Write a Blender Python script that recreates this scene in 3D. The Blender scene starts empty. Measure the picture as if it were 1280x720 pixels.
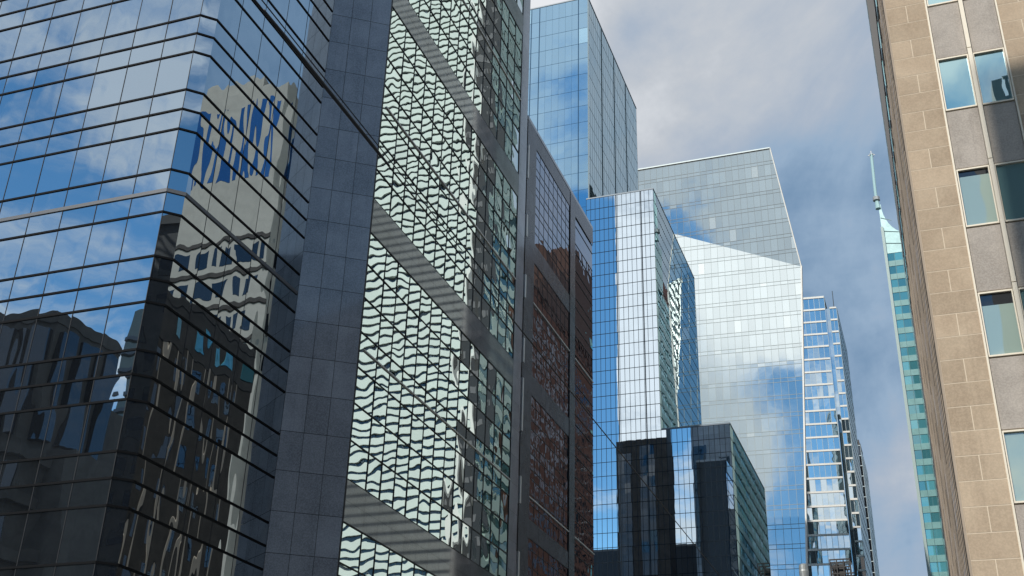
import bpy, bmesh, math, random
from mathutils import Vector
random.seed(7)
S = bpy.context.scene
R = math.radians

# ------------------------------------------------------------------ camera
cam = bpy.data.cameras.new('camera'); co = bpy.data.objects.new('camera', cam)
S.collection.objects.link(co); S.camera = co
F, PIT, ROL, YAW = 1447.897, R(27.09186), R(1.75319), R(-20.3922)
fw = Vector((math.sin(YAW)*math.cos(PIT), math.cos(YAW)*math.cos(PIT), math.sin(PIT)))
r0 = Vector((math.cos(YAW), -math.sin(YAW), 0)); u0 = r0.cross(fw)
rt = r0*math.cos(ROL) + u0*math.sin(ROL); up = rt.cross(fw)
from mathutils import Matrix
M = Matrix((rt, up, -fw)).transposed().to_4x4(); M.translation = Vector((0, 0, 1.7))
co.matrix_world = M
cam.sensor_width = 36; cam.lens = F/1280*36; cam.clip_start = .1; cam.clip_end = 8000

# ------------------------------------------------------------------ sky, sun, exposure
SUN_AZ, SUN_EL = R(195), R(37)          # clockwise from +Y (the street direction)
S.view_settings.view_transform = 'Standard'; S.view_settings.look = 'None'
S.view_settings.exposure = 0.12; S.view_settings.gamma = 1
S.cycles.max_bounces = 10; S.cycles.glossy_bounces = 7; S.cycles.diffuse_bounces = 3
S.cycles.use_denoising = True
S.cycles.caustics_reflective = False; S.cycles.caustics_refractive = False

class NT:
    """little node-tree writer"""
    def __init__(s, tree): s.t = tree; s.n = tree.nodes; s.l = tree.links; s.n.clear()
    def new(s, typ, **kw):
        n = s.n.new(typ)
        for k, v in kw.items(): setattr(n, k, v)
        return n
    def link(s, a, b): s.l.new(a, b)
    def put(s, v, sock):
        if isinstance(v, bpy.types.NodeSocket): s.l.new(v, sock)
        else: sock.default_value = v
    def math(s, op, a, b=0.0, c=None, clamp=False):
        n = s.new('ShaderNodeMath', operation=op, use_clamp=clamp)
        s.put(a, n.inputs[0]); s.put(b, n.inputs[1])
        if c is not None: s.put(c, n.inputs[2])
        return n.outputs[0]
    def vmath(s, op, a, b=(0, 0, 0)):
        n = s.new('ShaderNodeVectorMath', operation=op)
        s.put(a, n.inputs[0]); s.put(b, n.inputs[1])
        return n.outputs['Value'] if op in ('DOT_PRODUCT', 'LENGTH') else n.outputs[0]
    def smooth(s, v, a, b):
        n = s.new('ShaderNodeMapRange', interpolation_type='SMOOTHSTEP')
        s.put(v, n.inputs[0]); n.inputs[1].default_value = a; n.inputs[2].default_value = b
        return n.outputs[0]
    def mix(s, f, a, b, typ='MIX'):
        n = s.new('ShaderNodeMix', data_type='RGBA', blend_type=typ)
        s.put(f, n.inputs[0]); s.put(c4(a), n.inputs[6]); s.put(c4(b), n.inputs[7])
        return n.outputs[2]
    def noise(s, vec, scale, detail=4, rough=.5, dist=0.0):
        n = s.new('ShaderNodeTexNoise'); s.put(vec, n.inputs['Vector'])
        n.inputs['Scale'].default_value = scale; n.inputs['Detail'].default_value = detail
        n.inputs['Roughness'].default_value = rough; n.inputs['Distortion'].default_value = dist
        return n.outputs[0]
def c4(c):
    if isinstance(c, bpy.types.NodeSocket): return c
    return tuple(c)+(1,) if len(c) == 3 else c

W = bpy.data.worlds.new('World'); S.world = W; W.use_nodes = True
t = NT(W.node_tree)
STR = 0.10
sky = t.new('ShaderNodeTexSky', sky_type='NISHITA'); sky.sun_disc = False
sky.sun_elevation = SUN_EL; sky.sun_rotation = SUN_AZ
sky.air_density = 1.0; sky.dust_density = 0.0; sky.ozone_density = 3.0
d = t.vmath('NORMALIZE', t.new('ShaderNodeTexCoord').outputs['Generated'])
sp = t.new('ShaderNodeSeparateXYZ'); t.link(d, sp.inputs[0])
zz = t.math('ADD', t.math('MAXIMUM', sp.outputs[2], 0.0), .18)
cb = t.new('ShaderNodeCombineXYZ')
t.link(t.math('DIVIDE', sp.outputs[0], zz), cb.inputs[0]); t.link(t.math('DIVIDE', sp.outputs[1], zz), cb.inputs[1])
P2 = cb.outputs[0]
nA = t.noise(P2, 1.9, 9, .58, .35)
nB = t.noise(t.vmath('ADD', P2, (7.3, 2.1, 0)), 1.1, 5, .5, .2)
nC = t.noise(t.vmath('ADD', d, (3.3, 5.1, 1)), 3.2, 9, .60, .5)
def lobe(az, el, inner, outer):         # 1 inside 'inner' degrees of a direction, 0 past 'outer'
    v = (math.sin(R(az))*math.cos(R(el)), math.cos(R(az))*math.cos(R(el)), math.sin(R(el)))
    return t.smooth(t.vmath('DOT_PRODUCT', d, v), math.cos(R(outer)), math.cos(R(inner)))
def addup(*a):
    x = a[0]
    for b in a[1:]: x = t.math('ADD', x, b)
    return x
def k(v, s): return t.math('MULTIPLY', v, s)
# broken clouds behind the camera
nD = t.noise(P2, 4.6, 8, .62, .6)
covS = addup(k(nA, .72), k(nD, .30), k(lobe(180, 43, 4, 9), .24), k(lobe(180, 30, 3, 7), -.05), k(lobe(190, 14, 1, 6), .05), k(lobe(225, 30, 6, 25), .05), k(lobe(195.6, 25, 4.5, 7.5), -.40), k(lobe(188, 30, 3, 8), .17), k(lobe(90, 45, 5, 60), .10),
             k(lobe(199, 36, 4, 9), .17), k(lobe(196, 24, 3, 6), -.12), k(lobe(129, 30, 12, 30), -.12))
covS = t.smooth(covS, .485, .615)
cloudS = t.mix(t.smooth(nB, .35, .65), (6.2, 6.7, 7.4), (9.2, 9.3, 9.3))
cloudS = t.mix(k(lobe(189, 31, 4, 9), .75), cloudS, (4.3, 5.0, 5.6))
cloudS = t.mix(k(lobe(181, 42, 4, 9), .9), cloudS, (11.4, 11.6, 11.6))
hs = t.new('ShaderNodeHueSaturation'); hs.inputs['Saturation'].default_value = 1.16; hs.inputs['Value'].default_value = 1.15; hs.inputs['Hue'].default_value = .488
t.link(sky.outputs[0], hs.inputs['Color'])
clear = t.mix(k(lobe(196, 25, 5, 12), .45), hs.outputs[0], (.6, 2.0, 4.6))
south = t.mix(covS, clear, cloudS)
# closed grey-blue deck along the street
gn = addup(k(nC, 1.05), k(nA, .65), -.31, k(lobe(-23, 43, 3, 8), .30), k(lobe(-9, 38, 2, 12), .08), k(lobe(17, 38, 5, 14), .10), k(lobe(0, 27, 2, 10), -.15), k(lobe(2, 17, 2, 6), .07))
rmp = t.new('ShaderNodeValToRGB'); t.link(gn, rmp.inputs[0])
rmp.color_ramp.elements[0].position = .34; rmp.color_ramp.elements[0].color = (1.7, 2.75, 4.2, 1)
rmp.color_ramp.elements[1].position = .92; rmp.color_ramp.elements[1].color = (7.4, 7.6, 7.9, 1)
for p_, c_ in ((.47, (2.8, 3.9, 5.3, 1)), (.60, (3.75, 4.4, 5.35, 1)), (.72, (4.9, 5.25, 5.75, 1))):
    e = rmp.color_ramp.elements.new(p_); e.color = c_
w = t.smooth(sp.outputs[1], -.25, .45)
north = t.mix(t.math('MULTIPLY', lobe(-19, 25, 5, 10), t.smooth(nA, .38, .52)), rmp.outputs[0], (10.6, 10.8, 11.2))
col = t.mix(w, south, north)
bg = t.new('ShaderNodeBackground'); t.link(col, bg.inputs[0]); bg.inputs[1].default_value = STR
t.link(bg.outputs[0], t.new('ShaderNodeOutputWorld').inputs[0])

sl = bpy.data.lights.new('sun', 'SUN'); sl.energy = 3.4; sl.angle = R(.5); sl.color = (1, .93, .83)
so = bpy.data.objects.new('sun', sl); S.collection.objects.link(so)
sd = Vector((math.sin(SUN_AZ)*math.cos(SUN_EL), math.cos(SUN_AZ)*math.cos(SUN_EL), math.sin(SUN_EL)))
so.rotation_euler = sd.to_track_quat('Z', 'Y').to_euler()

# ------------------------------------------------------------------ materials
def newmat(name):
    m = bpy.data.materials.new(name); m.use_nodes = True
    return m, NT(m.node_tree)
def glass(name, body, tint, f0, wob=0.0, wscale=.5, rough=0.0, var=.0, aniso=(1, 1, 1), blinds=None, tvar=0.06):
    """coated facade glass: dark or pale depth under a mirror coat; the pane is slightly bowed"""
    m, t = newmat(name)
    at = t.new('ShaderNodeAttribute', attribute_name='pane')
    ob = t.new('ShaderNodeTexCoord').outputs['Object']
    rnd = t.new('ShaderNodeSeparateXYZ'); t.link(at.outputs['Vector'], rnd.inputs[0])
    b = body
    if var: b = t.mix(t.math('MULTIPLY', rnd.outputs[0], var), body, tuple(min(1, x*2.5+.02) for x in body))
    if blinds:
        b = t.mix(t.math('GREATER_THAN', rnd.outputs[1], blinds[1]), b, blinds[0])
    dif = t.new('ShaderNodeBsdfPrincipled'); t.put(c4(b), dif.inputs['Base Color']); dif.inputs['Roughness'].default_value = .5
    dif.inputs['Specular IOR Level'].default_value = 0
    gl = t.new('ShaderNodeBsdfGlossy'); gl.inputs['Roughness'].default_value = rough
    tc = t.mix(t.math('MULTIPLY', rnd.outputs[2], tvar*2), tint, tuple(x*.5 for x in tint)); t.link(tc, gl.inputs['Color'])
    lw = t.new('ShaderNodeLayerWeight')
    if wob:
        sc = t.vmath('MULTIPLY', ob, aniso)
        vec = t.vmath('ADD', sc, t.vmath('SCALE', at.outputs['Vector'], (0, 0, 0)))
        vec.node.inputs[1].links[0].from_node.inputs['Scale'].default_value = 41
        h = t.noise(vec, wscale, 1.0, .4, 0)
        bp = t.new('ShaderNodeBump'); bp.inputs['Strength'].default_value = 1; t.link(t.math('MULTIPLY_ADD', rnd.outputs[0], wob*.9, wob*.5), bp.inputs['Distance'])
        t.link(h, bp.inputs['Height']); t.link(bp.outputs[0], gl.inputs['Normal'])
    f5 = t.math('POWER', lw.outputs['Facing'], 4.0)
    fac = t.math('MULTIPLY_ADD', f5, 1-f0, f0)
    mx = t.new('ShaderNodeMixShader'); t.link(fac, mx.inputs[0]); t.link(dif.outputs[0], mx.inputs[1]); t.link(gl.outputs[0], mx.inputs[2])
    t.link(mx.outputs[0], t.new('ShaderNodeOutputMaterial').inputs[0])
    return m
def solid(name, colr, rough=.6, metal=0.0, spec=.5, var=0.0, nscale=1.0, ncol=None, tile=0.0, speck=0.0, bump=0.0, coat=0.0, streak=0.0):
    """stone, metal, paint: base colour with mottling, per-tile tone and grain"""
    m, t = newmat(name)
    ob = t.new('ShaderNodeTexCoord').outputs['Object']
    c = c4(colr)
    if var:
        n = t.noise(ob, nscale, 6, .6, .4)
        c = t.mix(t.smooth(n, .3, .7), tuple(x*(1-var) for x in colr), ncol or tuple(min(1, x*(1+var)) for x in colr))
    if tile:
        at = t.new('ShaderNodeAttribute', attribute_name='pane')
        sx = t.new('ShaderNodeSeparateXYZ'); t.link(at.outputs['Vector'], sx.inputs[0])
        v = t.math('MULTIPLY_ADD', sx.outputs[0], 2*tile, 1-tile)
        c = t.mix(1.0, c, (1, 1, 1), 'MULTIPLY')
        cc = t.new('ShaderNodeCombineXYZ')
        for i in range(3): t.link(v, cc.inputs[i])
        t.link(cc.outputs[0], c.node.inputs[7])
    if streak:
        n = t.noise(t.vmath('MULTIPLY', ob, (2.6, 2.6, .10)), 1.0, 6, .65, .3)
        c = t.mix(t.math('MULTIPLY', t.smooth(n, .50, .72), streak), c, tuple(x*.45 for x in colr))
    if speck:
        n = t.noise(ob, 14, 3, .7)
        c = t.mix(t.math('MULTIPLY', t.smooth(n, .42, .6), speck), c, tuple(min(1, x*2.2) for x in colr))
    b = t.new('ShaderNodeBsdfPrincipled'); t.put(c, b.inputs['Base Color'])
    b.inputs['Roughness'].default_value = rough; b.inputs['Metallic'].default_value = metal
    b.inputs['Specular IOR Level'].default_value = spec; b.inputs['Coat Weight'].default_value = coat
    b.inputs['Coat Roughness'].default_value = .03
    if bump:
        bp = t.new('ShaderNodeBump'); bp.inputs['Strength'].default_value = bump; bp.inputs['Distance'].default_value = .02
        t.link(t.noise(ob, 9, 5, .6), bp.inputs['Height']); t.link(bp.outputs[0], b.inputs['Normal'])
    t.link(b.outputs[0], t.new('ShaderNodeOutputMaterial').inputs[0])
    return m

G = {}
G['left'] = glass('left_glass', (.012, .016, .022), (.72, .86, .97), .64, .013, .62, aniso=(1, 1, .35), var=.3)
G['stripe'] = glass('wavy_glass', (.010, .013, .016), (.88, .97, .95), .84, .023, .36, aniso=(1, 1, 1), var=.3)
G['podium'] = glass('podium_glass', (.012, .016, .024), (.66, .72, .82), .46, .009, .8, var=.3)
G['tall'] = glass('tall_blue_glass', (.010, .07, .16), (.58, .84, 1.0), .72, .004, .3, aniso=(1, 1, .3), blinds=((.30, .50, .60), .985))
G['tallside'] = glass('tall_side_glass', (.08, .12, .13), (.82, .93, .93), .62, .003, .3)
G['mid'] = glass('mid_blue_glass', (.008, .03, .07), (.84, .95, 1.0), .86, .0016, .5, tvar=.02)
G['midside'] = glass('mid_side_glass', (.015, .05, .06), (.84, .97, 1.0), .74, .0008, .4, tvar=.02)
G['facet'] = glass('facet_glass', (.10, .135, .145), (.90, .98, 1.0), .74, .004, .35, var=.6, tvar=.10, blinds=((.55, .6, .58), .97))
G['office'] = glass('office_glass', (.05, .085, .10), (.82, .93, 1.0), .74, .008, .4, var=1.2, tvar=.15)
G['teal'] = glass('teal_glass', (.045, .17, .20), (.6, .8, .86), .22, 0, .5, var=.8)
G['tealpale'] = solid('teal_spandrel', (.17, .345, .345), .3, 0, .5, .1, .5)
G['blind'] = glass('blind_window_glass', (.30, .40, .36), (.80, .92, 1.0), .22, .004, .6)
G['skywin'] = glass('clear_window_glass', (.17, .32, .35), (.72, .95, 1.0), .46, .006, .6)
G['dark'] = glass('dark_glass', (.008, .010, .013), (.40, .42, .45), .22, .02, .4, var=.4)
G['mirror'] = glass('mirror_glass', (.20, .24, .28), (.97, .98, 1.0), .90, .006, .3)
G['blueflute'] = glass('blue_strip_glass', (.012, .05, .13), (.35, .55, .9), .25, 0, var=.5)
G['green'] = glass('green_glass', (.06, .10, .095), (.6, .7, .68), .2, 0, .3)
granite = solid('dark_granite', (.255, .275, .315), .12, 0, .6, .16, .45, tile=.16, speck=.22, coat=.3, streak=.25)
graniteband = solid('polished_granite_band', (.165, .175, .185), .05, 0, .55, .2, .6, tile=.12, speck=.3, coat=.22)
railm = solid('dark_rail_metal', (.003, .0036, .005), .6, 0, .12)
brightrail = solid('bright_steel_rail', (.62, .62, .60), .4, .2)
blockgran = solid('grey_granite', (.066, .075, .096), .18, 0, .35, .25, .5, tile=.14, speck=.3, streak=.25)
silver = solid('silver_rail_metal', (.12, .13, .145), .5, .2)
jointm = solid('dark_joint', (.010, .012, .016), .6)
white = solid('white_panel', (.74, .74, .71), .5, 0, .3, .05, .2)
pale_line = solid('pale_mullion', (.36, .43, .45), .5, .2)
dull_line = solid('dull_mullion', (.10, .13, .16), .5, .3)
sand = solid('sandstone', (.41, .325, .24), .85, 0, .2, .08, .55, (.465, .38, .285), tile=.09, speck=.12, bump=.15, streak=.22)
mortar = solid('pale_mortar', (.72, .63, .50), .9)
pebble = solid('pebble_spandrel', (.37, .34, .31), .9, 0, .2, .12, .9, speck=.16, streak=.3, bump=.3)
cream = solid('cream_painted_metal', (.78, .72, .60), .5)
fin_m = solid('pale_limestone_fin', (.40, .335, .27), .8, 0, .2, .1, .6)
brownst = solid('brown_stone', (.055, .045, .036), .8, 0, .3, .2, .8)
frieze_m = solid('dark_frieze_stone', (.050, .042, .036), .7, 0, .3, .25, .6)
concrete = solid('beige_concrete', (.36, .33, .285), .85, 0, .2, .08, .3)
brick = solid('orange_brown_brick', (.20, .098, .066), .85, 0, .2, .12, .4)
brut = solid('dark_brown_concrete', (.10, .088, .075), .85, 0, .2, .2, .4)
black = solid('black_metal', (.012, .012, .014), .5)
roofm = solid('roof_gravel', (.18, .18, .18), .9)
corem = solid('building_core', (.03, .033, .038), .7)
steel = solid('galvanised_steel', (.34, .36, .36), .5, .6, var=.1)
pinkst = solid('dark_red_stone', (.22, .09, .075), .8, 0, .2, .1, .3)

# ------------------------------------------------------------------ mesh helpers
ORG = {}
class MB:
    def __init__(s, dx=0): s.dx = dx; s.v = []; s.f = []; s.r = []; s.m = []
    def quad(s, pts, rnd=None, mi=0):
        i = len(s.v); s.v += [Vector(p)+Vector((s.dx, 0, 0)) for p in pts]; s.f.append(list(range(i, i+len(pts))))
        s.r.append(rnd or (random.random(), random.random(), random.random())); s.m.append(mi)
    def box(s, x0, x1, y0, y1, z0, z1, mi=0):
        P = [Vector((x, y, z)) for z in (z0, z1) for x, y in ((x0, y0), (x1, y0), (x1, y1), (x0, y1))]
        s.hexa(P, mi)
    def hexa(s, P, mi=0):
        rn = (random.random(), random.random(), random.random())
        for q in ((3, 2, 1, 0), (4, 5, 6, 7), (0, 1, 5, 4), (1, 2, 6, 5), (2, 3, 7, 6), (3, 0, 4, 7)):
            s.quad([P[i] for i in q], rn, mi)
    def prism(s, xy, z0, z1, mi=0):
        n = len(xy)
        for i in range(n):
            a, b = xy[i], xy[(i+1) % n]
            s.quad([(a[0], a[1], z0), (b[0], b[1], z0), (b[0], b[1], z1), (a[0], a[1], z1)], mi=mi)
        s.quad([(p[0], p[1], z1) for p in xy], mi=mi); s.quad([(p[0], p[1], z0) for p in reversed(xy)], mi=mi)
    def bar(s, a, b, n, w, dep, mi=0):
        """square bar from a to b lying on a surface with outward normal n"""
        a = Vector(a); b = Vector(b); n = Vector(n).normalized(); ax = (b-a).normalized(); sd = ax.cross(n)*(w/2); o = n*dep
        i = n*(-.01)
        s.hexa([a-sd+i, a+sd+i, b+sd+i, b-sd+i, a-sd+o, a+sd+o, b+sd+o, b-sd+o], mi)
    def tube(s, pts, rad, seg=8, mi=0):
        pts = [Vector(p) for p in pts]; rings = []
        for k_, p in enumerate(pts):
            ax = (pts[min(k_+1, len(pts)-1)]-pts[max(k_-1, 0)]).normalized()
            u = ax.orthogonal().normalized() if abs(ax.z) > .9 else ax.cross(Vector((0, 0, 1))).normalized()
            v = ax.cross(u); rr = rad[k_] if isinstance(rad, (list, tuple)) else rad
            rings.append([p+(u*math.cos(2*math.pi*j/seg)+v*math.sin(2*math.pi*j/seg))*rr for j in range(seg)])
        for a, b in zip(rings, rings[1:]):
            for j in range(seg): s.quad([a[j], a[(j+1) % seg], b[(j+1) % seg], b[j]], (0, 0, 0), mi)
        s.quad(list(reversed(rings[0])), (0, 0, 0), mi); s.quad(rings[-1], (0, 0, 0), mi)
    def build(s, name, mats, parent=None, fix=False):
        if not isinstance(mats, (list, tuple)): mats = [mats]
        og = ORG.get(parent.name, Vector()) if parent else Vector()
        me = bpy.data.meshes.new(name); me.from_pydata([v-og for v in s.v], [], s.f)
        for m in mats: me.materials.append(m)
        me.polygons.foreach_set('material_index', s.m)
        a = me.attributes.new('pane', 'FLOAT_VECTOR', 'FACE'); a.data.foreach_set('vector', [c for r_ in s.r for c in r_])
        me.update(); o = bpy.data.objects.new(name, me); S.collection.objects.link(o)
        if parent: o.parent = parent; ORG[o.name] = og
        return o
def tag(o, label=None, cat=None, group=None, kind=None):
    for kk, v in (('label', label), ('category', cat), ('group', group), ('kind', kind)):
        if v: o[kk] = v
    return o
def thing(name, label, cat, loc, group=None):
    o = bpy.data.objects.new(name, None); S.collection.objects.link(o); o.location = loc; o.empty_display_size = 2
    ORG[o.name] = Vector(loc); return tag(o, label, cat, group)
def clip_poly(poly, clip):
    for i in range(len(clip)):
        a, b = clip[i], clip[(i+1) % len(clip)]
        def ins(p): return (b[0]-a[0])*(p[1]-a[1])-(b[1]-a[1])*(p[0]-a[0]) >= -1e-9
        out = []
        for j in range(len(poly)):
            p, q = poly[j], poly[(j+1) % len(poly)]
            if ins(p): out.append(p)
            if ins(p) != ins(q):
                d1 = (b[0]-a[0])*(p[1]-a[1])-(b[1]-a[1])*(p[0]-a[0]); d2 = (b[0]-a[0])*(q[1]-a[1])-(b[1]-a[1])*(q[0]-a[0])
                f_ = d1/(d1-d2); out.append((p[0]+(q[0]-p[0])*f_, p[1]+(q[1]-p[1])*f_))
        poly = out
        if not poly: return poly
    return poly
def span(a, b, step):
    n = max(1, round(abs(b-a)/step)); return [a+(b-a)*i/n for i in range(n+1)]
def panes(mb, P, n, cols, rows, tilt=.004, clip=None, mi=0, bow=True):
    """one quad per pane, each tilted a hair out of plane"""
    n = Vector(n).normalized()
    for a, b in zip(cols, cols[1:]):
        for c, e in zip(rows, rows[1:]):
            q = [(a, c), (b, c), (b, e), (a, e)]
            if clip: q = clip_poly(q, clip)
            if len(q) < 3: continue
            k1, k2, k0 = (random.uniform(-tilt, tilt) for _ in range(3))
            pts = []
            for u, z in q:
                fu = (u-a)/(b-a)-.5 if b != a else 0; fz = (z-c)/(e-c)-.5
                pts.append(P(u, z)+n*(k1*fu+k2*fz+abs(k0)*.2))
            if (pts[1]-pts[0]).cross(pts[2]-pts[0]).dot(n) < 0: pts.reverse()
            mb.quad(pts, mi=mi)
def seg_clip(p, q, clip):
    if not clip: return p, q
    t0, t1 = 0.0, 1.0
    for i in range(len(clip)):
        a, b = clip[i], clip[(i+1) % len(clip)]
        d1 = (b[0]-a[0])*(p[1]-a[1])-(b[1]-a[1])*(p[0]-a[0]); d2 = (b[0]-a[0])*(q[1]-a[1])-(b[1]-a[1])*(q[0]-a[0])
        if d1 < 0 and d2 < 0: return None
        if d1 < 0: t0 = max(t0, d1/(d1-d2))
        elif d2 < 0: t1 = min(t1, d1/(d1-d2))
    if t1-t0 < 1e-4: return None
    L = lambda f_: (p[0]+(q[0]-p[0])*f_, p[1]+(q[1]-p[1])*f_)
    return L(t0), L(t1)
def grid(mb, P, n, cols, rows, wc, wr, dep, clip=None, mi=0):
    for u in cols:
        if wc:
            s_ = seg_clip((u, rows[0]), (u, rows[-1]), clip)
            if s_: mb.bar(P(*s_[0]), P(*s_[1]), n, wc, dep, mi)
    for z in rows:
        if wr:
            s_ = seg_clip((cols[0], z), (cols[-1], z), clip)
            if s_: mb.bar(P(*s_[0]), P(*s_[1]), n, wr, dep*1.15+.004, mi)
def onY(y): return lambda u, z: Vector((u, y, z))
def onX(x): return lambda u, z: Vector((x, u, z))
NS, PE = (0, -1, 0), (1, 0, 0)
def bands(root, P, n, cols, rows, mat, name='window_band', tilt=.004, clip=None):
    for c, e in zip(rows, rows[1:]):
        mb = MB(); panes(mb, P, n, cols, [c, e], tilt, clip)
        if mb.f: mb.build(name, mat, root)
def tiles(mb, P, n, cols, rows, gap=.012, proud=.0, split=False, gu=None):
    n = Vector(n); gu = gap if gu is None else gu
    for i, (c, e) in enumerate(zip(rows, rows[1:])):
        cc = cols
        if split and i % 2: cc = sorted(set(list(cols)+[(cols[0]+cols[-1])/2+random.uniform(-.03, .03)]))
        for a, b in zip(cc, cc[1:]):
            q = [P(a+gu, c+gap), P(b-gu, c+gap), P(b-gu, e-gap), P(a+gu, e-gap)]
            q = [p+n*proud for p in q]
            if (q[1]-q[0]).cross(q[2]-q[0]).dot(n) < 0: q.reverse()
            mb.quad(q)

# ------------------------------------------------------------------ ground
def sheet(name, x0, x1, y0, y1, z, mat):
    mb = MB(); mb.quad([(x0, y0, z), (x1, y0, z), (x1, y1, z), (x0, y1, z)]); return tag(mb.build(name, mat), kind='structure')
asphalt = solid('asphalt', (.055, .055, .057), .9, 0, .3, .2, .3, speck=.2)
pave = solid('pavement_slab', (.30, .29, .27), .85, 0, .2, .12, .5)
paint = solid('road_paint', (.75, .75, .72), .7)
sheet('ground', -4000, 4000, -4000, 4000, 0, solid('city_ground', (.16, .16, .15), .95, 0, .1, .2, .02))
sheet('street', -24, -5, -300, 900, .004, asphalt)
for x in (-17.7, -11.3):
    mb = MB()
    for y in range(-60, 300, 9): mb.quad([(x-.06, y, .008), (x+.06, y, .008), (x+.06, y+3, .008), (x-.06, y+3, .008)])
    tag(mb.build('lane_marking', paint), kind='structure')
for x0, x1 in ((-29.75, -24), (-5, 1.2)):
    mb = MB(); mb.box(x0, x1, -300, 900, .0, .14); tag(mb.build('pavement', pave), kind='structure')

# ------------------------------------------------------------------ 1  left glass office building
def left_building():
    root = thing('glass_office_building', 'near mirror glass office building with a narrow angled corner and thin black rails', 'office building', (-53, 46, 0))
    x0, TOP = -77.3, 64.5
    colsL = [-33.24]+[-35.28-2.1*i for i in range(20)]+[x0]
    colsR = [40.63, 42.6, 44.8, 47.0, 49.2, 52.05]
    lev = []
    k_ = -3
    while 13.2+4.92*k_ < TOP:
        for dz in (0, 2.46, 3.69):
            z = 13.2+4.92*k_+dz
            if .3 < z < TOP-.3: lev.append(z)
        k_ += 1
    lev = [0]+lev+[TOP]
    s2 = 2**.5/2
    Pb = lambda u, z: Vector((-33.24+.64*u, 40+.63*u, z))
    for c, e in zip(lev, lev[1:]):
        nm = 'window_band' if e-c > 2 else 'spandrel_band'
        mb = MB()
        panes(mb, onY(40), NS, colsL, [c, e], .007); panes(mb, Pb, (s2, -s2, 0), [0, 1], [c, e], .002)
        panes(mb, onX(-32.6), PE, colsR, [c, e], .004)
        mb.build(nm, G['left'], root)
    poly = [(x0, 40), (-33.24, 40), (-32.6, 40.63), (-32.6, 52.0)]
    def off(dd): return [(x0, 40-dd), (-33.24+dd*.414, 40-dd), (-32.6+dd, 40.63-dd*.414), (-32.6+dd, 52.0)]
    for z in lev[1:-1]:
        sil = abs(z-31.65) < .1
        h, dp = (.10, .07) if sil else (.052, .05)
        mb = MB(); a, b = off(-.03), off(dp)
        for i in range(3):
            mb.hexa([(*a[i], z-h), (*b[i], z-h), (*b[i+1], z-h), (*a[i+1], z-h), (*a[i], z+h), (*b[i], z+h), (*b[i+1], z+h), (*a[i+1], z+h)])
        mb.build('rail', silver if sil else railm, root)
    mb = MB(); grid(mb, onY(40), NS, colsL, lev, .030, 0, .022); grid(mb, onX(-32.6), PE, colsR[1:-1], lev, .016, 0, .015)
    mb.build('joint_line', jointm, root)
    mb = MB(); mb.prism([(x0, 40.12), (-33.26, 40.12), (-32.72, 40.66), (-32.72, 51.9), (x0, 51.9)], 0, TOP-.05); mb.build('core', corem, root)
    mb = MB(); mb.box(x0, -33.3, 40.2, 51.9, TOP-.04, TOP+.4); mb.build('roof', roofm, root)
left_building()

# ------------------------------------------------------------------ 2  granite tower with wavy glass
BANDS = [(.9, 3.3), (18.8, 21.2), (36.9, 39.3), (54.7, 57.0), (72.5, 74.8)]
def granite_tower():
    root = thing('granite_office_tower', 'dark granite office tower with wavy glass full of white stripe reflections', 'office tower', (-34.6, 68, 0))
    TOP = 80.0
    # angled corner wall
    L = Vector((-32.6, 52.06, 0)); D = (Vector((-29.48, 54.25, 0))-L); n = Vector((.574, -.819, 0))
    Pc = lambda u, z: L+D*u+Vector((0, 0, z))
    rows = [.9+2.24*i for i in range(36)]
    mb = MB(); tiles(mb, Pc, n, [0, 1/3, 2/3, 1], rows, .016, gu=.0035)
    mb.build('granite_corner_wall', granite, root)
    # street face
    cols = [54.52]+span(55.45, 80.85, 1.82)[1:]
    X = onX(-29.8)
    allr = []
    for (a0, a1), (b0, b1) in zip(BANDS, BANDS[1:]+[(TOP, TOP)]):
        n_ = 7 if b0-a1 > 10 else 2
        allr += [[a1+(b0-a1)*i/n_ for i in range(n_+1)]]
    for rr in allr:
        for c, e in zip(rr, rr[1:]):
            mb = MB(); panes(mb, X, PE, cols, [c, e], .016); mb.build('window_band', G['stripe'], root)
        mb = MB(); grid(mb, X, PE, cols, rr, .055, .07, .04); mb.build('mullion_grid', jointm, root)
    for a, b in BANDS:
        mb = MB(); tiles(mb, X, PE, cols, [a, (a+b)/2, b], .008, .05); mb.build('granite_band', graniteband, root)
    for z in (29.2, 46.6, 65.0):
        mb = MB(); mb.bar((-29.8, 55.4, z), (-29.8, 80.85, z), PE, .09, .09); mb.build('rail', brightrail, root)
    mb = MB(); tiles(mb, X, PE, [80.85, 82.75], [.0+2.24*i for i in range(36)]+[TOP], .008, .06); mb.build('granite_pier', granite, root)
    # north end wall, seen mirrored in the blue towers
    Nn = (0, 1, 0); Y = onY(82.8); cN = [-39.4, -38.0, -36.6, -34.4, -32.4, -31.0, -29.9]
    mb = MB(); tiles(mb, Y, Nn, cN, [2.2*i for i in range(37)], .01); mb.build('granite_end_wall', granite, root)
    mb = MB(); panes(mb, onY(82.86), Nn, [-34.3, -33.3, -32.4], [42+1.9*i for i in range(17)], .01)
    panes(mb, onY(82.86), Nn, [-39.2, -38.0, -36.8], [56+1.9*i for i in range(11)], .01); mb.build('end_window', G['dark'], root)
    mb = MB(); mb.prism([(-32.60, 52.11), (-29.52, 54.27), (-29.52, 54.5), (-29.95, 54.52), (-29.95, 82.72), (-39.5, 82.72), (-39.5, 52.2)], 0, TOP-.02); mb.build('core', corem, root)
    mb = MB(); mb.prism([(-32.6, 52.02), (-29.45, 54.23), (-29.45, 54.52), (-29.75, 54.52), (-29.75, 82.85), (-39.55, 82.85), (-39.55, 52.1)], TOP, TOP+.6); mb.build('parapet', granite, root)
granite_tower()

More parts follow.
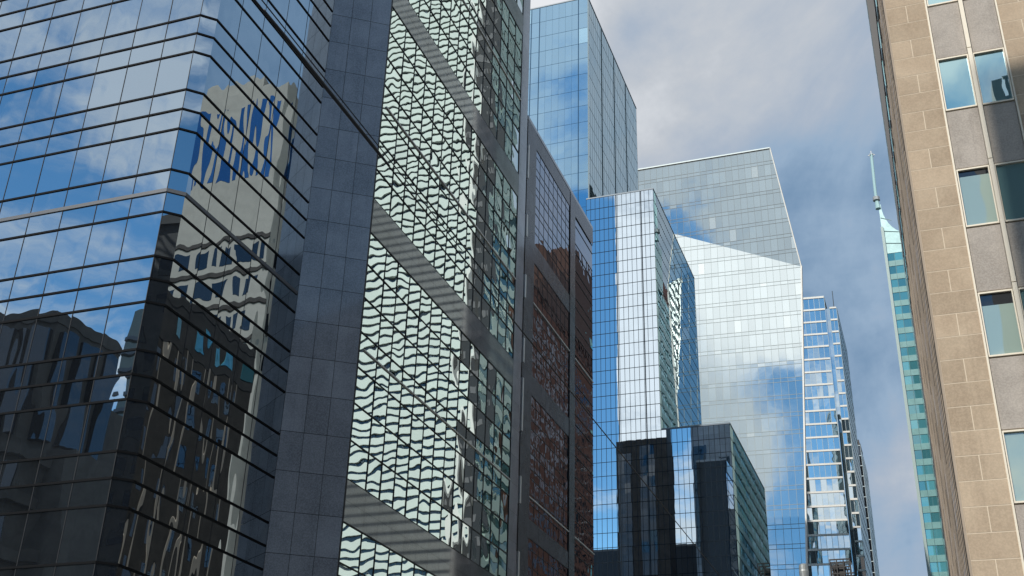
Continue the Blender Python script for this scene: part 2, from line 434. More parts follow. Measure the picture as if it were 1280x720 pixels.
# ------------------------------------------------------------------ 3  granite block further along
def granite_block():
    root = thing('granite_office_block', 'lower granite block with flat grid glazing that reflects brown brick', 'office building', (-32.5, 94, 0))
    X = onX(-29.8); TOP = 64.4
    bs = [(0, 1.2), (13.0, 14.8), (25.9, 27.4), (38.0, 39.8), (50.6, 52.5), (62.6, 64.4)]
    c1 = span(85.4, 96.2, 1.35); c2 = [97.9, 104.35]
    for (a0, a1), (b0, b1) in zip(bs, bs[1:]):
        rr = []
        st = (b0-a1)/5
        for i in range(5): rr += [a1+st*i, a1+st*i+st*.62]
        rr.append(b0)
        mb = MB(); panes(mb, X, PE, c1, rr, .006); mb.build('window_band', G['podium'], root)
        mb = MB(); grid(mb, X, PE, c1, rr, .03, .035, .02); mb.build('mullion_grid', jointm, root)
    for a, b in bs:
        mb = MB(); tiles(mb, X, PE, c1, [a, b], .008, .05); mb.build('granite_band', blockgran, root)
    rr = [1.2+1.02*i for i in range(61)]
    mb = MB(); panes(mb, X, PE, c2, rr, .006); mb.build('end_bay_glazing', G['podium'], root)
    mb = MB()
    for i, z in enumerate(rr):
        if i % 3 != 1: mb.bar((-29.8, 97.9, z), (-29.8, 104.35, z), PE, .05, .04)
    mb.build('mullion_grid', jointm, root)
    mb = MB()
    tiles(mb, X, PE, c2, [rr[-1], TOP], .008, .09); mb.build('granite_band', blockgran, root)
    for y0, y1 in ((82.9, 85.4), (96.2, 97.9)):
        mb = MB(); tiles(mb, X, PE, [y0, y1], [2.2*i for i in range(29)]+[TOP], .008, .09); mb.build('granite_pier', blockgran, root)
    for z in range(4, 62, 6):  # white strips paint in the bright reflections of narrow window slits
        mb = MB(); mb.box(-29.9, -29.66, 83.05, 83.3, z, z+random.choice((2.2, 3.6, 4.6))); mb.build('painted_slit_reflection', white, root)
    for z in (29.2, 46.6):
        mb = MB(); mb.bar((-29.8, 85.4, z), (-29.8, 96.2, z), PE, .09, .1); mb.bar((-29.8, 97.9, z), (-29.8, 104.35, z), PE, .09, .1); mb.build('rail', brightrail, root)
    mb = MB(); mb.box(-34.6, -29.95, 82.9, 104.3, 0, TOP-.02); mb.build('core', corem, root)
    mb = MB(); mb.box(-34.65, -29.72, 82.92, 104.4, TOP, TOP+.35); mb.build('parapet', granite, root)
granite_block()

# ------------------------------------------------------------------ 4  tall blue tower
def tall_tower():
    root = thing('tall_blue_tower', 'tallest blue glass slab tower with a grey side, behind the granite block', 'tower', (-66, 222, 0))
    TOP = 183.9; rows = span(2.2, TOP, 4.3); N = onY(200); E_ = onX(-57.84)
    cols = [-73.2, -71.5, -69.5]+span(-69.5, -60.1, 1.57)[1:]+[-57.84]
    cs = span(200, 245.4, 1.6)
    for c, e in zip(rows, rows[1:]):
        mb = MB(); panes(mb, N, NS, cols, [c, e], .006); mb.build('window_band', G['tall'], root)
    mb = MB(); panes(mb, E_, PE, cs, rows, .008); mb.build('side_glazing', G['tallside'], root)
    mb = MB(); grid(mb, N, NS, cols, rows, .022, .05, .02)
    for x in (-71.5, -69.5, -60.1): mb.bar((x, 200, 2), (x, 200, TOP), NS, .18, .05)
    mb.build('mullion_grid', solid('blue_mullion', (.012, .06, .13), .6, 0, .1), root)
    mb = MB(); grid(mb, E_, PE, cs, rows, .03, .06, .02)
    for y in (211.4, 222.7, 234): mb.bar((-57.84, y, 2), (-57.84, y, TOP), PE, .28, .12)
    mb.build('mullion_grid', solid('grey_mullion', (.20, .25, .27), .6, 0, .2), root)
    mb = MB(); mb.bar((-57.8, 199.95, 0), (-57.8, 199.95, TOP), (1, -1, 0), .25, .12); mb.build('corner_trim', pale_line, root)
    mb = MB(); panes(mb, onY(245.4), (0, 1, 0), span(-73.2, -57.84, 1.5), rows, .006); mb.build('rear_glazing', G['tallside'], root)
    mb = MB(); mb.box(-73.1, -58.0, 200.15, 245.3, 0, TOP-.05); mb.build('core', corem, root)
    mb = MB(); mb.box(-73.2, -57.75, 199.9, 245.5, TOP, TOP+.3); mb.build('parapet', dull_line, root)
tall_tower()

# ------------------------------------------------------------------ 5  stepped blue tower
def mid_tower():
    root = thing('stepped_blue_tower', 'stepped blue mirror tower in front of the pale faceted tower', 'tower', (-32, 159, 0))
    N = onY(144)
    cu = span(-42, -31.7, .70); cl = span(-31.7, -22.54, .70)
    ru = [55.8]+span(55.8, 93.6, 1.9)[1:]; rl = span(0, 55.8, 1.9)
    for rr, cc in ((ru, cu), (rl, cu+cl[1:])):
        for i in range(0, len(rr)-1, 2):
            r3 = rr[i:i+3]
            mb = MB(); panes(mb, N, NS, cc, r3, .0007); mb.build('window_band', G['mid'], root)
    sU, sL = span(144, 174, .75), span(144, 173.8, .75)
    mb = MB(); panes(mb, onX(-31.7), PE, sU, ru, .0004); mb.build('upper_side_glazing', G['midside'], root)
    mb = MB(); panes(mb, onX(-22.54), PE, sL, rl, .0004); mb.build('lower_side_glazing', G['midside'], root)
    mb = MB(); grid(mb, N, NS, cu, ru, .05, .06, .03); grid(mb, N, NS, cu+cl[1:], rl, .05, .06, .03)
    for x in (-33.6, -37.4): mb.bar((x, 144, 0), (x, 144, 93.6), NS, .12, .06)
    mb.build('mullion_grid', solid('navy_mullion', (.005, .012, .02), .6, 0, .1), root)
    mb = MB(); grid(mb, onX(-31.7), PE, sU, ru, .03, .05, .02); grid(mb, onX(-22.54), PE, sL, rl, .03, .05, .02); mb.build('mullion_grid', solid('side_mullion', (.02, .035, .04), .6, 0, .1), root)
    mb = MB(); mb.box(-41.95, -31.8, 144.1, 173.9, 0, 93.5); mb.box(-31.9, -22.64, 144.1, 173.7, 0, 55.7); mb.build('core', corem, root)
    mb = MB(); mb.box(-42, -31.66, 143.96, 174.05, 93.6, 93.8); mb.build('upper_parapet', dull_line, root)
    mb = MB(); mb.box(-31.62, -22.5, 143.96, 173.85, 55.8, 56.0); mb.build('lower_parapet', dull_line, root)
mid_tower()

# ------------------------------------------------------------------ 6  faceted pale glass tower
def facet_tower():
    root = thing('faceted_glass_tower', 'pale faceted glass tower with a slanting crease across its front', 'tower', (-36, 228, 0))
    XL, TOP = -51.8, 147.9
    CR, CL = (-17.64, 117.46), (XL, 117.46+.464*(-17.64-XL))
    a, b = .05, .05/.464
    F2 = onY(220); n2 = NS
    F1 = lambda x, z: Vector((x, 220+a*(x+17.64)+b*(z-117.46), z)); n1 = Vector((a, -1, b)).normalized()
    # right edge of the lower facet leans inwards going down
    q = Vector((-.1003, 1, .2344)); tt = (220+a*17.64-b*117.46+b*1.7)/(1-a*q.x-b*q.z); bx, bz = q.x*tt, 1.7+q.z*tt
    zb = 0.0; xb = CR[0]+(bx-CR[0])*(CR[1]-zb)/(CR[1]-bz)
    clip2 = [CL, CR, (-21.86, TOP), (XL, TOP)]
    clip1 = [(XL, zb), (xb, zb), CR, CL]
    cols = span(XL, -16.3, 1.4)
    rows = span(0, TOP-.35, 3.75)
    r2 = []
    for z in rows: r2 += [z, z+.85]
    r2 = [z for z in r2 if z <= TOP]
    for P, n, cl in ((F1, n1, clip1), (F2, n2, clip2)):
        for i in range(len(r2)-1):
            mb = MB(); panes(mb, P, n, cols, r2[i:i+2], .0025, cl)
            if mb.f: mb.build('spandrel_band' if i % 2 == 0 else 'window_band', G['facet'], root)
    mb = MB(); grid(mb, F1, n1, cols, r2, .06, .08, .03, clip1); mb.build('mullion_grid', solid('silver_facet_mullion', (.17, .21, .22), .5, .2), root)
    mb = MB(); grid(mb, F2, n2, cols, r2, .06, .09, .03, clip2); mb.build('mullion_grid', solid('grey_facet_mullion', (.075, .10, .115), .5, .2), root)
    # right-hand return faces
    T = Vector((-21.86, 220, TOP)); C = Vector((CR[0], 220, CR[1])); B = F1(xb, zb)
    T2 = Vector((-23.9, 234, TOP-1.3)); T3 = Vector((-22.8, 234, 136.5)); C2 = Vector((-20.4, 234, CR[1])); B2 = Vector((xb-2.6, 234, 0))
    mb = MB(); mb.quad([C, C2, T3, T2, T]); mb.build('upper_return_face', G['dark'], root)
    mb = MB(); mb.quad([B, B2, C2, C]); mb.build('lower_return_face', G['facet'], root)
    mb = MB(); mb.bar(C, B, (1, -.3, 0), .35, .3); mb.bar(T, C, (1, -.3, 0), .22, .2); mb.build('edge_trim', white, root)
    mb = MB(); mb.bar((XL, 220, TOP), T, NS, .3, .2); mb.build('parapet', pale_line, root)
    # crisp crease between facets
    # pale core standing behind the glass
    mb = MB()
    mb.quad([F1(XL, 0), F1(XL, CL[1]), Vector((XL, 220, TOP)), Vector((XL, 234, TOP-1.5)), Vector((XL, 234, 0))])
    mb.quad([T, T2, Vector((XL, 234, TOP-1.5)), Vector((XL, 220, TOP))])
    mb.quad([B2, Vector((XL, 234, 0)), Vector((XL, 234, TOP-1.5)), T2, T3, C2]); mb.build('rear_wall', corem, root)
facet_tower()

# ------------------------------------------------------------------ 7  banded office tower and 8 dark slim tower
def office_tower():
    root = thing('banded_office_tower', 'blue office tower with thin white floor bands, right of the faceted tower', 'tower', (-22, 328, 0))
    Y = 310; TOP = 153.9
    def floors(y, x0, x1, top, name, step, p=3.8):
        N = lambda u, z: Vector((u, y+.1*(u-x1), z)); NS = Vector((.1, -1, 0)).normalized(); rows = span(0, top, p); cols = span(x0, x1, step)
        for c, e in zip(rows, rows[1:]):
            mb = MB(); panes(mb, N, NS, cols, [c, e], .02); mb.build(name, G['office'], root)
        for z in rows[1:]:
            mb = MB(); mb.bar(N(x0+.1, z), N(x1-.1, z), NS, .52, .2); mb.build('floor_band', white, root)
        mb = MB(); grid(mb, N, NS, cols, [0, top], .10, 0, .10); mb.build('mullion_grid', pale_line, root)
    floors(Y, -31, -19.25, TOP, 'window_band', 1.5)
    floors(Y+1.2, -18.2, -16.2, 150.7, 'wing_window_band', .95)
    mb = MB(); rows = span(0, 150.7, 3.8); panes(mb, onX(-16.15), PE, span(311.2, 344, 3), rows, .008); mb.build('side_glazing', G['tallside'], root)
    mb = MB(); grid(mb, onX(-16.15), PE, span(311.2, 344, 3), rows, .08, .3, .03); mb.build('mullion_grid', dull_line, root)
    mb = MB(); panes(mb, onX(-19.2), PE, [310, 311.2], rows, .0); panes(mb, onY(311.22), NS, [-19.2, -18.2], rows, .01); mb.build('recess_glazing', G['office'], root)
    mb = MB(); mb.prism([(-31, 309.1), (-19.3, 310.2), (-19.3, 344), (-31, 344)], 0, TOP-.1); mb.box(-19.4, -16.25, 311.4, 343.9, 0, 150.6); mb.build('core', corem, root)
    mb = MB(); mb.prism([(-31, 308.7), (-19.2, 309.85), (-19.2, 344.2), (-31, 344.2)], TOP, TOP+.4); mb.build('parapet', pale_line, root)
    mb = MB(); mb.tube([(-16.9, 312, 150.7), (-16.9, 312, 156.5)], .12); mb.build('antenna', dull_line, root)
office_tower()
def slim_tower():
    root = thing('dark_slim_tower', 'dark slim tower edge peeking out behind the white banded tower', 'tower', (-23, 420, 0))
    rows = span(0, 139.5, 3.7)
    mb = MB(); panes(mb, onY(400), NS, span(-30, -18, 1.2), rows, .01); mb.build('front_glazing', G['dark'], root)
    mb = MB(); panes(mb, onX(-18), PE, span(400, 432, 1.5), rows, .01); mb.build('side_glazing', G['tallside'], root)
    mb = MB(); grid(mb, onY(400), NS, span(-30, -18, 2.4), rows, .08, .25, .12); grid(mb, onX(-18), PE, span(400, 432, 3), rows, .08, .2, .03); mb.build('mullion_grid', pale_line, root)
    mb = MB(); mb.box(-30, -18.1, 400.1, 432, 0, 139.3); mb.build('core', corem, root)
    mb = MB(); mb.box(-30.1, -17.9, 399.9, 410, 139.5, 140.2); mb.box(-25, -18.3, 401, 404, 140.2, 142); mb.build('roof_plant', black, root)
slim_tower()

# ------------------------------------------------------------------ 9  teal tower with spire
def teal_tower():
    root = thing('teal_spire_tower', 'teal glass tower with a slender spire, beside the sandstone building', 'tower', (14, 315, 0))
    TOP = 152.0; rows = span(0, TOP, 3.9)
    N, Wf = onY(285), onX(-.6); cN, cW = span(-.6, 28, 1.9), span(285, 345, 2.0)
    for c, e in zip(rows, rows[1:]):
        mb = MB(); panes(mb, N, NS, cN, [c+1.6, e], .008); panes(mb, Wf, (-1, 0, 0), cW, [c+1.6, e], .002); mb.build('window_band', G['teal'], root)
        mb = MB(); mb.box(-.72, 28, 284.88, 345, c, c+1.6); mb.build('spandrel_band', G['tealpale'], root)
    mb = MB(); grid(mb, N, NS, cN, rows, .10, 0, .14); grid(mb, Wf, (-1, 0, 0), cW, rows, .06, 0, .06); mb.build('mullion_grid', solid('teal_mullion', (.06, .14, .15), .4, .3), root)
    mb = MB(); mb.box(-1.15, -.45, 284.4, 285.1, 0, 160); mb.build('edge_fin', solid('pale_green_metal', (.30, .39, .38), .5, .1), root)
    mb = MB(); mb.box(-.4, 27.9, 285.2, 344.9, 0, TOP); mb.build('core', corem, root)
    mb = MB(); mb.box(4.6, 20, 288, 341, TOP, 165.5); mb.build('penthouse', solid('pale_stone', (.50, .45, .40), .8), root)
    mb = MB(); mb.box(4.5, 20.1, 287.9, 341.1, 165.5, 170); mb.build('penthouse_roof', pinkst, root)
    # curved crown sail
    prof = [(-.95, TOP), (-.95, 166.6)]+[(-.4+6*(1-math.cos(R(a_))), 167.2-9.6*math.sin(R(a_))) for a_ in range(0, 91, 10)]+[(7, TOP)]
    mb = MB()
    nP = len(prof)
    mb.quad([(x, 284.9, z) for x, z in prof]); mb.quad([(x, 292, z) for x, z in reversed(prof)])
    for i in range(nP):
        p, q = prof[i], prof[(i+1) % nP]; mb.quad([(p[0], 284.9, p[1]), (p[0], 292, p[1]), (q[0], 292, q[1]), (q[0], 284.9, q[1])])
    cr = mb.build('crown', solid('crown_panel', (.36, .54, .54), .3, .2, var=.12, nscale=.4), root)
    mb = MB()
    for z, x1 in ((154.6, 6.6), (158.3, 5.0), (162.4, 1.8)): mb.bar((-.8, 284.88, z+.6), (x1, 284.88, z-.6), NS, .14, .12)
    mb.build('crown_rib', solid('crown_rib_metal', (.12, .25, .26), .4), cr)
    mb = MB(); mb.tube([(-1.1, 285, 166), (-1.25, 285, 169.2), (-1.3, 285, 171)], [.75, .42, .42], 10)
    mb.tube([(-1.3, 285, 171), (-1.0, 285, 183.4)], [.42, .40], 10); sp_ = mb.build('spire', solid('spire_metal', (.40, .58, .58), .4, .3), root)
    mb = MB(); mb.tube([(-1.27, 285, 168.6), (-1.27, 285, 169.6)], .95, 10); mb.build('collar', steel, sp_)
    mb = MB()
    for ang in range(0, 360, 60): mb.tube([(-1.0, 285, 183.4), (-1.0+.95*math.cos(R(ang)), 285+.95*math.sin(R(ang)), 183.2)], .12, 5)
    mb.tube([(-1.0, 285, 183.3), (-1.0, 285, 184.6)], .12, 5); mb.build('finial', white, sp_)
teal_tower()

# ------------------------------------------------------------------ 10  sandstone building on the right
def sandstone_building():
    root = thing('sandstone_building', 'near sandstone building on the right with grey pebble panels under its windows', 'office building', (13, 71, 0))
    Y0, X0, TOP = 45.0, 1.30, 52.5
    N = onY(Y0)
    rows = [-1.3+.985*i for i in range(54)]
    rows = [max(0, r_) for r_ in rows if r_ < TOP-.5]+[TOP-.4]
    piers = [(1.34, 3.05), (6.0, 7.75), (10.75, 12.5), (15.5, 17.25), (20.25, 22.0), (24.8, 26.0)]
    for a, b in piers:
        mb = MB(); tiles(mb, N, NS, [a, b], rows, .017, .03, split=True)
        mb.quad([(a, Y0-.022, 0), (b, Y0-.022, 0), (b, Y0-.022, TOP-.4), (a, Y0-.022, TOP-.4)], mi=1)
        for p_, q_ in ((a, b), (b, a)): mb.quad([(p_, Y0-.024, 0), (p_, Y0+.09, 0), (p_, Y0+.09, TOP-.4), (p_, Y0-.024, TOP-.4)], mi=1)
        mb.build('stone_pier', [sand, mortar], root)
    bays = [(p[1], q[0]) for p, q in zip(piers, piers[1:])]
    tops = [34.78-5.83*i for i in range(-2, 6)]
    for bi, (a, b) in enumerate(bays):
        mid = (a+b)/2; wl, wr = (a+.09, mid-.10), (mid+.10, b-.09)
        for zi, zt in enumerate(tops):
            for si, (u0_, u1_) in enumerate((wl, wr)):
                zb = zt-2.8
                if zb > .5:
                    blind = (zi >= 3 and si == 0) or (bi > 0 and (zi+si+bi) % 3 == 0)
                    mb = MB(); 
                    for p0, p1, q0, q1 in ((u0_, u1_, zt-.07, zt), (u0_, u1_, zb, zb+.07), (u0_, u0_+.05, zb+.07, zt-.07), (u1_-.05, u1_, zb+.07, zt-.07)): mb.box(p0, p1, Y0-.055, Y0+.1, q0, q1)
                    fr = mb.build('window', cream, root)
                    gap_ = random.choice((.0, .06, .28, .5)) if blind else 9
                    mb = MB()
                    if blind:
                        panes(mb, onY(Y0+.06), NS, [u0_+.05, u1_-.05], [zb+.07, zt-.07-gap_], .006); mb.build('blind', G['blind'], fr); mb = MB()
                    if gap_ > 0:
                        panes(mb, onY(Y0+.06), NS, [u0_+.05, u1_-.05], [max(zb+.07, zt-.07-gap_), zt-.07], .008); mb.build('pane', G['dark'] if blind else G['skywin'], fr)
                z1 = zb-.06; z0 = zt-5.83+.06
                if z1 > 1:
                    mb = MB(); mb.box(u0_, u1_, Y0-.01, Y0+.1, max(.1, z0), z1); mb.build('spandrel_panel', pebble, root)
        zt_ = tops[-1]
        for zj in [-.3]+[35.0-5.83*i for i in range(5, -4, -1)]:
            z0 = max(zj, 0); z1 = min(zj+5.83, TOP-.4)
            mb = MB(); mb.box(mid-.085, mid+.085, Y0-.20, Y0+.05, z0+.02, z1-.02); mb.build('mullion_fin', cream, root)
        mb = MB()
        for u_ in (a+.03, b-.03): mb.box(u_-.035, u_+.035, Y0-.07, Y0+.05, 0, TOP-.4)
        mb.build('jamb_strip', cream, root)
    # ribbed street side
    P = 2.3
    mb = MB(); sp2 = MB(); y = Y0+.35
    while y < 98:
        mb.box(X0-.032, X0+.05, y, y+.24, 0, 47.2); y += P
    mb.build('ribbed_side_wall', fin_m, root)
    sp2.box(X0-.008, X0+.06, Y0+.12, 98.4, 0, 47.2); sp2.build('side_panel', brownst, root)
    mb = MB()
    for y in range(47, 98, 3):
        for z in range(4, 46, 4): mb.box(X0-.02, X0+.03, y+.3, y+1.1, z, z+2.2)
    mb.build('side_window', G['dark'], root)
    mb = MB(); mb.box(X0-.05, X0+.2, Y0+.12, 98.5, 47.2, 51.6); mb.build('frieze', frieze_m, root)
    mb = MB()
    for y in range(49, 98, 4): mb.box(X0-.09, X0-.02, y, y+1.3, 48.2, 50.2)
    mb.build('frieze_window', G['teal'], root)
    mb = MB(); mb.box(X0-.10, 26.2, Y0-.1, 98.6, 51.6, 52.5); mb.build('cornice', frieze_m, root)
    mb = MB(); mb.box(X0-.02, X0+.045, Y0-.045, Y0+.1, 0, 51.6); mb.build('corner_trim', fin_m, root)
    mb = MB(); mb.box(X0+.04, 26, Y0+.09, 98.3, 0, 51.7); mb.build('core', mortar, root)
sandstone_building()

# ------------------------------------------------------------------ towers across the street, seen mirrored in the glass
def striped_tower():
    root = thing('white_striped_tower', 'tall white striped tower reflected in the wavy glass of the granite tower', 'tower', (18, 161, 0))
    X0, Y0, TOP, P = 2.1, 154.0, 175.0, 1.55
    mb = MB(); mb.box(5.6, 32, Y0-.0, 168, 0, TOP); mb.build('dark_glazing', G['dark'], root)
    mb = MB(); z = 1.0
    while z < TOP: mb.box(5.7, 32, Y0-.3, Y0+.1, z, z+1.02); z += P
    mb.build('white_spandrel', solid('mint_white_panel', (.62, .68, .645), .5, 0, .3, .05, .2), root)
    mb = MB(); x = 7.2
    while x < 32: mb.box(x, x+.08, Y0-.12, Y0+.1, 0, TOP); x += 1.5
    mb.build('mullion', dull_line, root)
    mb = MB(); mb.box(X0-.16, 5.6, Y0+.4, 155.4, 0, TOP); mb.box(X0+.3, 5.6, 155.3, 167.9, 0, TOP); mb.build('dark_corner', solid('black_stone', (.018, .02, .024), .5), root)
    mb = MB()
    for zz_ in range(3, 172, 3):
        for xx in (2.9, 4.2): mb.box(xx, xx+.7, Y0+.33, Y0+.45, zz_, zz_+1.2)
    mb.build('corner_window', solid('grey_frame', (.12, .12, .13), .6), root)
    mb = MB(); mb.box(5.25, 5.75, Y0-.45, Y0+.3, 0, TOP); mb.build('white_fin', white, root)
    mb = MB(); z = 1.0
    while z < TOP: mb.box(X0-.12, X0+.1, 156, 168.1, z, z+1.5); z += P*1.9
    mb.build('side_spandrel', solid('grey_green_panel', (.30, .40, .38), .5), root)
    mb = MB(); mb.box(X0-.04, X0+.2, 155.5, 168.05, 0, TOP); mb.build('side_glazing', G['green'], root)
striped_tower()
def beige_tower():
    root = thing('beige_concrete_tower', 'beige concrete tower with blue glass strips, reflected in the near glass building', 'tower', (46, 160, 0))
    x0, x1, y0, y1, TOP = 35.6, 56, 150.0, 172.0, 133.5
    mb = MB(); mb.box(x0, x1, y0, y1, 0, TOP); mb.box(44, x1, y0+2, y1, TOP, TOP+4.5); mb.build('wall', concrete, root)
    mb = MB(); x = x0+2.4
    while x < x1-1:
        mb.box(x, x+1.35, y0-.05, y0+.2, 113.5, 130.2); x += 2.75
    y = y0+2
    while y < y1-1: mb.box(x0-.05, x0+.2, y, y+1.35, 113.5, 130.2); y += 2.75
    mb.build('glass_strip', G['blueflute'], root)
    mb = MB()
    for z in (100.8, 94.3, 87.8, 81.3, 74.8): mb.box(x0-.25, x1, y0-.3, y0+.1, z-.45, z+.35)
    mb.build('dark_ledge', frieze_m, root)
    for z in (96.0, 89.5, 83.0, 76.5, 70.0):
        for i in range(4):
            mb = MB(); mb.box(x0+2.2+4.6*i, x0+5.0+4.6*i, y0-.06, y0+.2, z, z+3.3); mb.build('window', G['dark'], root)
        for i in range(3):
            mb = MB(); mb.box(x0-.06, x0+.2, y0+3+6*i, y0+6+6*i, z, z+3.3); mb.build('window', G['dark'], root)
beige_tower()
def brick_tower():
    root = thing('brown_brick_tower', 'orange brown brick tower reflected in the grid glazing of the granite block', 'tower', (17, 196, 0))
    x0, y0, y1, TOP = 3.0, 171.0, 222.0, 99.0
    mb = MB(); mb.box(x0, 30, y0, y1, 0, TOP); mb.build('wall', brick, root)
    mb = MB()
    for iz in range(28):
        z = 2+3.6*iz
        y = y0+1.2
        while y < y1-1.5:
            if z < TOP-4: mb.box(x0-.03, x0+.1, y, y+1.15, z, z+2.1)
            y += 2.3
        x = x0+1.2
        while x < 29:
            if z < TOP-4: mb.box(x, x+1.15, y0-.03, y0+.1, z, z+2.1)
            x += 2.3
    o = mb.build('window_grid', G['dark'], root)
    mb = MB(); mb.box(x0-.3, 30, y0-.3, y1, TOP, TOP+2); mb.box(x0+.1, 30, 186, y1, TOP+2, 112); mb.box(x0+.1, 30, 204, y1, 112, 121); mb.build('roof_band', solid('dark_brown_band', (.12, .065, .045), .8), root)
brick_tower()
def mirror_tower():
    root = thing('mirror_shaft_tower', 'mirror tower, lower half painted dark for reflected buildings, seen in the stepped blue tower front', 'tower', (-51.7, 69, 0))
    mb = MB(); mb.prism([(-54.3, 75), (-44.8, 75), (-44.8, 80.15), (-54.3, 79.65)], 0, 140); mb.build('core', corem, root)
    mb = MB(); panes(mb, lambda u, z: Vector((u, 80.3+.0524*(u+44.6), z)), (-.0524, 1, 0), span(-54.3, -44.7, 1.5), span(78, 140, 3.1), .008); mb.build('upper_glazing', G['mirror'], root)
    mb = MB(); mb.box(-54.6, -44.7, 75, 80.4, 0, 78.2); mb.build('dark_reflection_wall', frieze_m, root)  # dark wall stands in for dark buildings reflected in the lower glass
    mb = MB(); panes(mb, onY(80.45), (0, 1, 0), [-54.2, -53.0, -51.8], span(52, 75.5, 2.0), .03)
    panes(mb, onY(80.45), (0, 1, 0), [-50, -48.6, -47.1], span(52, 77, 2.0), .03); mb.build('lower_glazing', G['dark'], root)
mirror_tower()
def bay_tower():
    root = thing('brown_bay_tower', 'dark brown concrete tower with window bays, reflected at the far left of the glass building', 'tower', (-112, -36, 0))
    y0 = -20
    mb = MB(); mb.box(-130, -96.6, -33, y0, 0, 61); mb.box(-130, -98, -45, -22, 0, 55); mb.build('wall', brut, root)
    mb = MB(); mb.box(-130, -96.4, -33.2, y0+.3, 61, 62.4); mb.build('parapet', brut, root)
    mb = MB()
    for i in range(8):
        x = -98.3-3.9*i
        mb.box(x-1.5, x+1.1, y0-.2, y0+.9, 46, 60)
    for i in range(3): mb.box(-96.8, -95.9, -32.2+4.2*i, -29.6+4.2*i, 46, 60)
    mb.build('window_bay', G['dark'], root)
    mb = MB()
    for z in (43.5, 38, 32, 26, 20, 14): mb.box(-130, -95.8, -34, y0+.8, z, z+1.3)
    mb.build('ledge', brut, root)
    mb = MB()
    for z in (39.5, 33.5, 27.5, 21.5, 15.5):
        for i in range(10): mb.box(-99-3.1*i, -97-3.1*i, y0-.1, y0+.1, z, z+3.4)
    mb.build('window', G['dark'], root)
    mb = MB(); mb.box(-96.6, -93.2, -36, -24, 0, 45); mb.build('stair_wing', brut, root)
bay_tower()
def louvre_tower():
    root = thing('slatted_glass_tower', 'slim glass tower with dark floor lines, reflected beside the angled glass corner', 'tower', (-121, -72, 0))
    mb = MB(); mb.box(-118.6, -108, -84, -60, 0, 84); mb.build('glazing', G['green'], root)
    mb = MB()
    for i in range(27): mb.box(-118.8, -108, -84, -59.5, 3*i, 3*i+.6)
    mb.build('floor_slat', dull_line, root)
louvre_tower()
def corner_block():
    root = thing('black_corner_block', 'black stone block reflected low in the angled corner of the glass building', 'office building', (38, -12, 0))
    mb = MB(); mb.box(26, 52, -26, 0, 0, 71); mb.build('wall', frieze_m, root)
    mb = MB(); mb.box(25.6, 52.3, -26.3, .4, 71, 72.2); mb.build('cornice', frieze_m, root)
    mb = MB()
    for z in range(4, 68, 4):
        for x in range(28, 50, 3): mb.box(x, x+1.5, -.05, .1, z, z+2.3)
        for y in range(-24, -2, 3): mb.box(25.95, 26.1, y, y+1.5, z, z+2.3)
    mb.build('window_grid', G['dark'], root)
corner_block()
def shade_tower():
    t_ = 85; sx, cx = math.sin(SUN_AZ), math.cos(SUN_AZ)
    xs, zs = 4.62, 33.9
    xN, yN, zN = xs+sx*t_, 45+cx*t_, zs+math.tan(SUN_EL)*t_
    root = thing('flat_roofed_tower', 'grey tower behind the camera whose shadow crosses the sandstone windows', 'tower', (xN+12, yN-12, 0))
    mb = MB(); mb.box(xN, xN+22, yN-26, yN, 0, zN-1); mb.build('wall', concrete, root)
    mb = MB(); mb.box(xN, xN+22, yN-26, yN, zN-1, zN); mb.build('parapet', concrete, root)
    mb = MB()
    for i in range(int(zN/3.8)-1): mb.box(xN+.5, xN+22.05, yN-25.5, yN+.04, 3+3.8*i, 5+3.8*i)
    mb.build('window_strip', G['dark'], root)
shade_tower()

def plant_building():
    root = thing('low_dark_building', 'low dark building with a steel framed rooftop plant, at the foot of the banded tower', 'building', (-15.8, 226, 0))
    mb = MB(-2.5); mb.box(-15.4, -11.6, 221, 232, 0, 51.5); mb.box(-16.3, -15.3, 221, 228, 0, 50); mb.build('wall', solid('charcoal_wall', (.03, .032, .036), .7), root)
    mb = MB(-2.5)
    for x in (-15.2, -14.0, -12.8, -11.7):
        for y in (220.8, 223): mb.box(x-.1, x+.1, y-.1, y+.1, 50, 56.3)
    for z in (52.4, 53.6, 54.8, 56.2):
        for y in (220.8, 223): mb.box(-15.3, -11.6+(.5 if z < 54 else 0), y-.12, y+.12, z-.11, z+.11)
    for x in (-15.2, -12.8): mb.tube([(x, 220.8, 51.5), (x+1.2, 220.8, 56)], .09, 6); mb.tube([(x+1.2, 220.8, 51.5), (x, 220.8, 56)], .09, 6)
    mb.build('plant_frame', black, root)
    mb = MB(-2.5); mb.box(-14.9, -12.6, 221.4, 222.8, 51.5, 55.4); mb.build('plant_unit', black, root)
    mb = MB(-2.5)
    for x in (-16.1, -14.6, -13.2): mb.box(x, x+.8, 220.93, 221.05, 46.5, 48.6)
    mb.build('window', G['mid'], root)
plant_building()
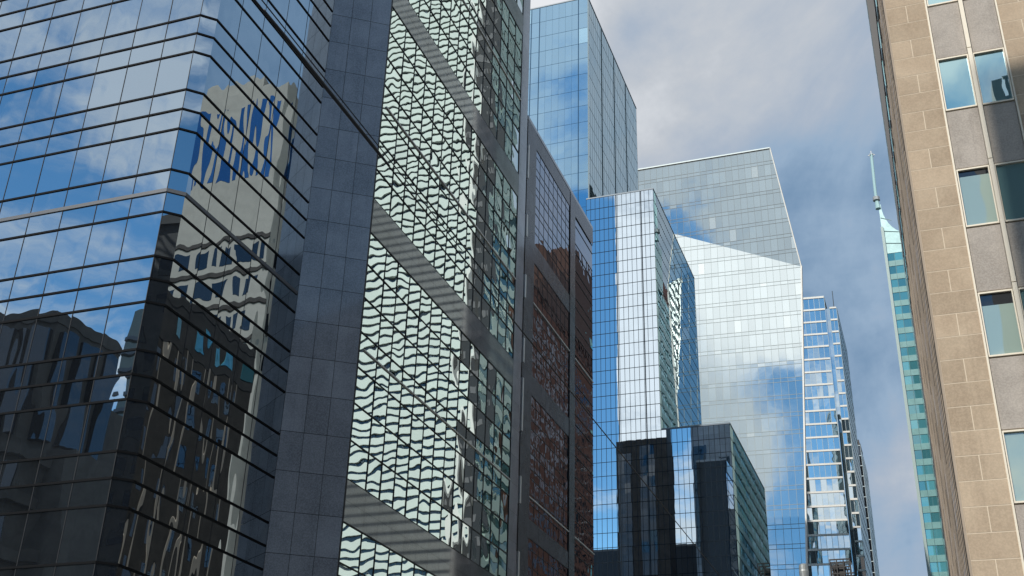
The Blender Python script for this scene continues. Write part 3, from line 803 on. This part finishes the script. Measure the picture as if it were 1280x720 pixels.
def frame_block():
    root = thing('steel_frame_block', 'dark block with a steel truss frame on its roof, reflected in a sandstone building window', 'building', (21, -50, 0))
    y = -40.2
    mb = MB(); mb.box(13.2, 30, -60, y+.2, 0, 88.6); mb.box(13.9, 15.0, -48, y+.1, 88.6, 92.6); mb.build('wall', solid('dark_olive_wall', (.07, .075, .06), .8), root)
    mb = MB()
    for a, b, r_ in (((15.5, 88.6), (15.5, 92.9), .2), ((15.1, 92.7), (19.5, 93.6), .28), ((15.6, 92.6), (19, 90.4), .14), ((15.9, 89.2), (18.6, 92.6), .12), ((17.3, 91.5), (19.2, 92.4), .1), ((18.6, 88.6), (18.6, 93.4), .16)):
        for yy in (y, y-4): mb.tube([(a[0], yy, a[1]), (b[0], yy, b[1])], r_, 6)
    mb.build('roof_truss', black, root)
frame_block()

# ------------------------------------------------------------------ street objects
def wires():
    g = 'overhead street cables'
    def cable(lab, x, dz, r_, y0=2.0, y1=150):
        mb = MB(); pts = []
        for i in range(60):
            y = y0+(y1-y0)*(i/59)**1.7
            pts.append((x, y, 9.96+dz+.0009*max(0, y-22)**1.35 if False else 9.96+dz+(.00001*(y-20)**2 if y > 20 else 0)))
        mb.tube(pts, r_, 6)
        return tag(mb.build('overhead_cable', black), lab, 'cable', g)
    c = cable('thick black overhead cable running along the street in front of the glass fronts', -6.0, 0, .0125)
    cable('thinner black overhead cable just above the thick one', -6.02, .13, .008, 2, 14)
    mb = MB()
    mb.tube([(-6, 8.2, 9.97), (-6, 8.7, 9.97), (-6, 10.9, 9.97), (-6, 11.4, 9.97)], [.015, .024, .024, .015], 8)
    mb.build('splice_sleeve', black, c)
wires()
def pole():
    root = thing('steel_lamp_pole', 'top of a round grey steel pole standing below the faceted tower', 'pole', (-3.06, 30, 0))
    mb = MB(); mb.tube([(-3.06, 30, .0), (-3.06, 30, 8.7)], [.15, .108], 16); mb.build('shaft', steel, root)
    mb = MB(); mb.tube([(-3.06, 30, 8.7), (-3.06, 30, 8.84), (-3.06, 30, 8.88), (-3.06, 30, 9.0), (-3.06, 30, 9.04)], [.115, .125, .118, .118, .06], 16); mb.build('cap', steel, root)
pole()
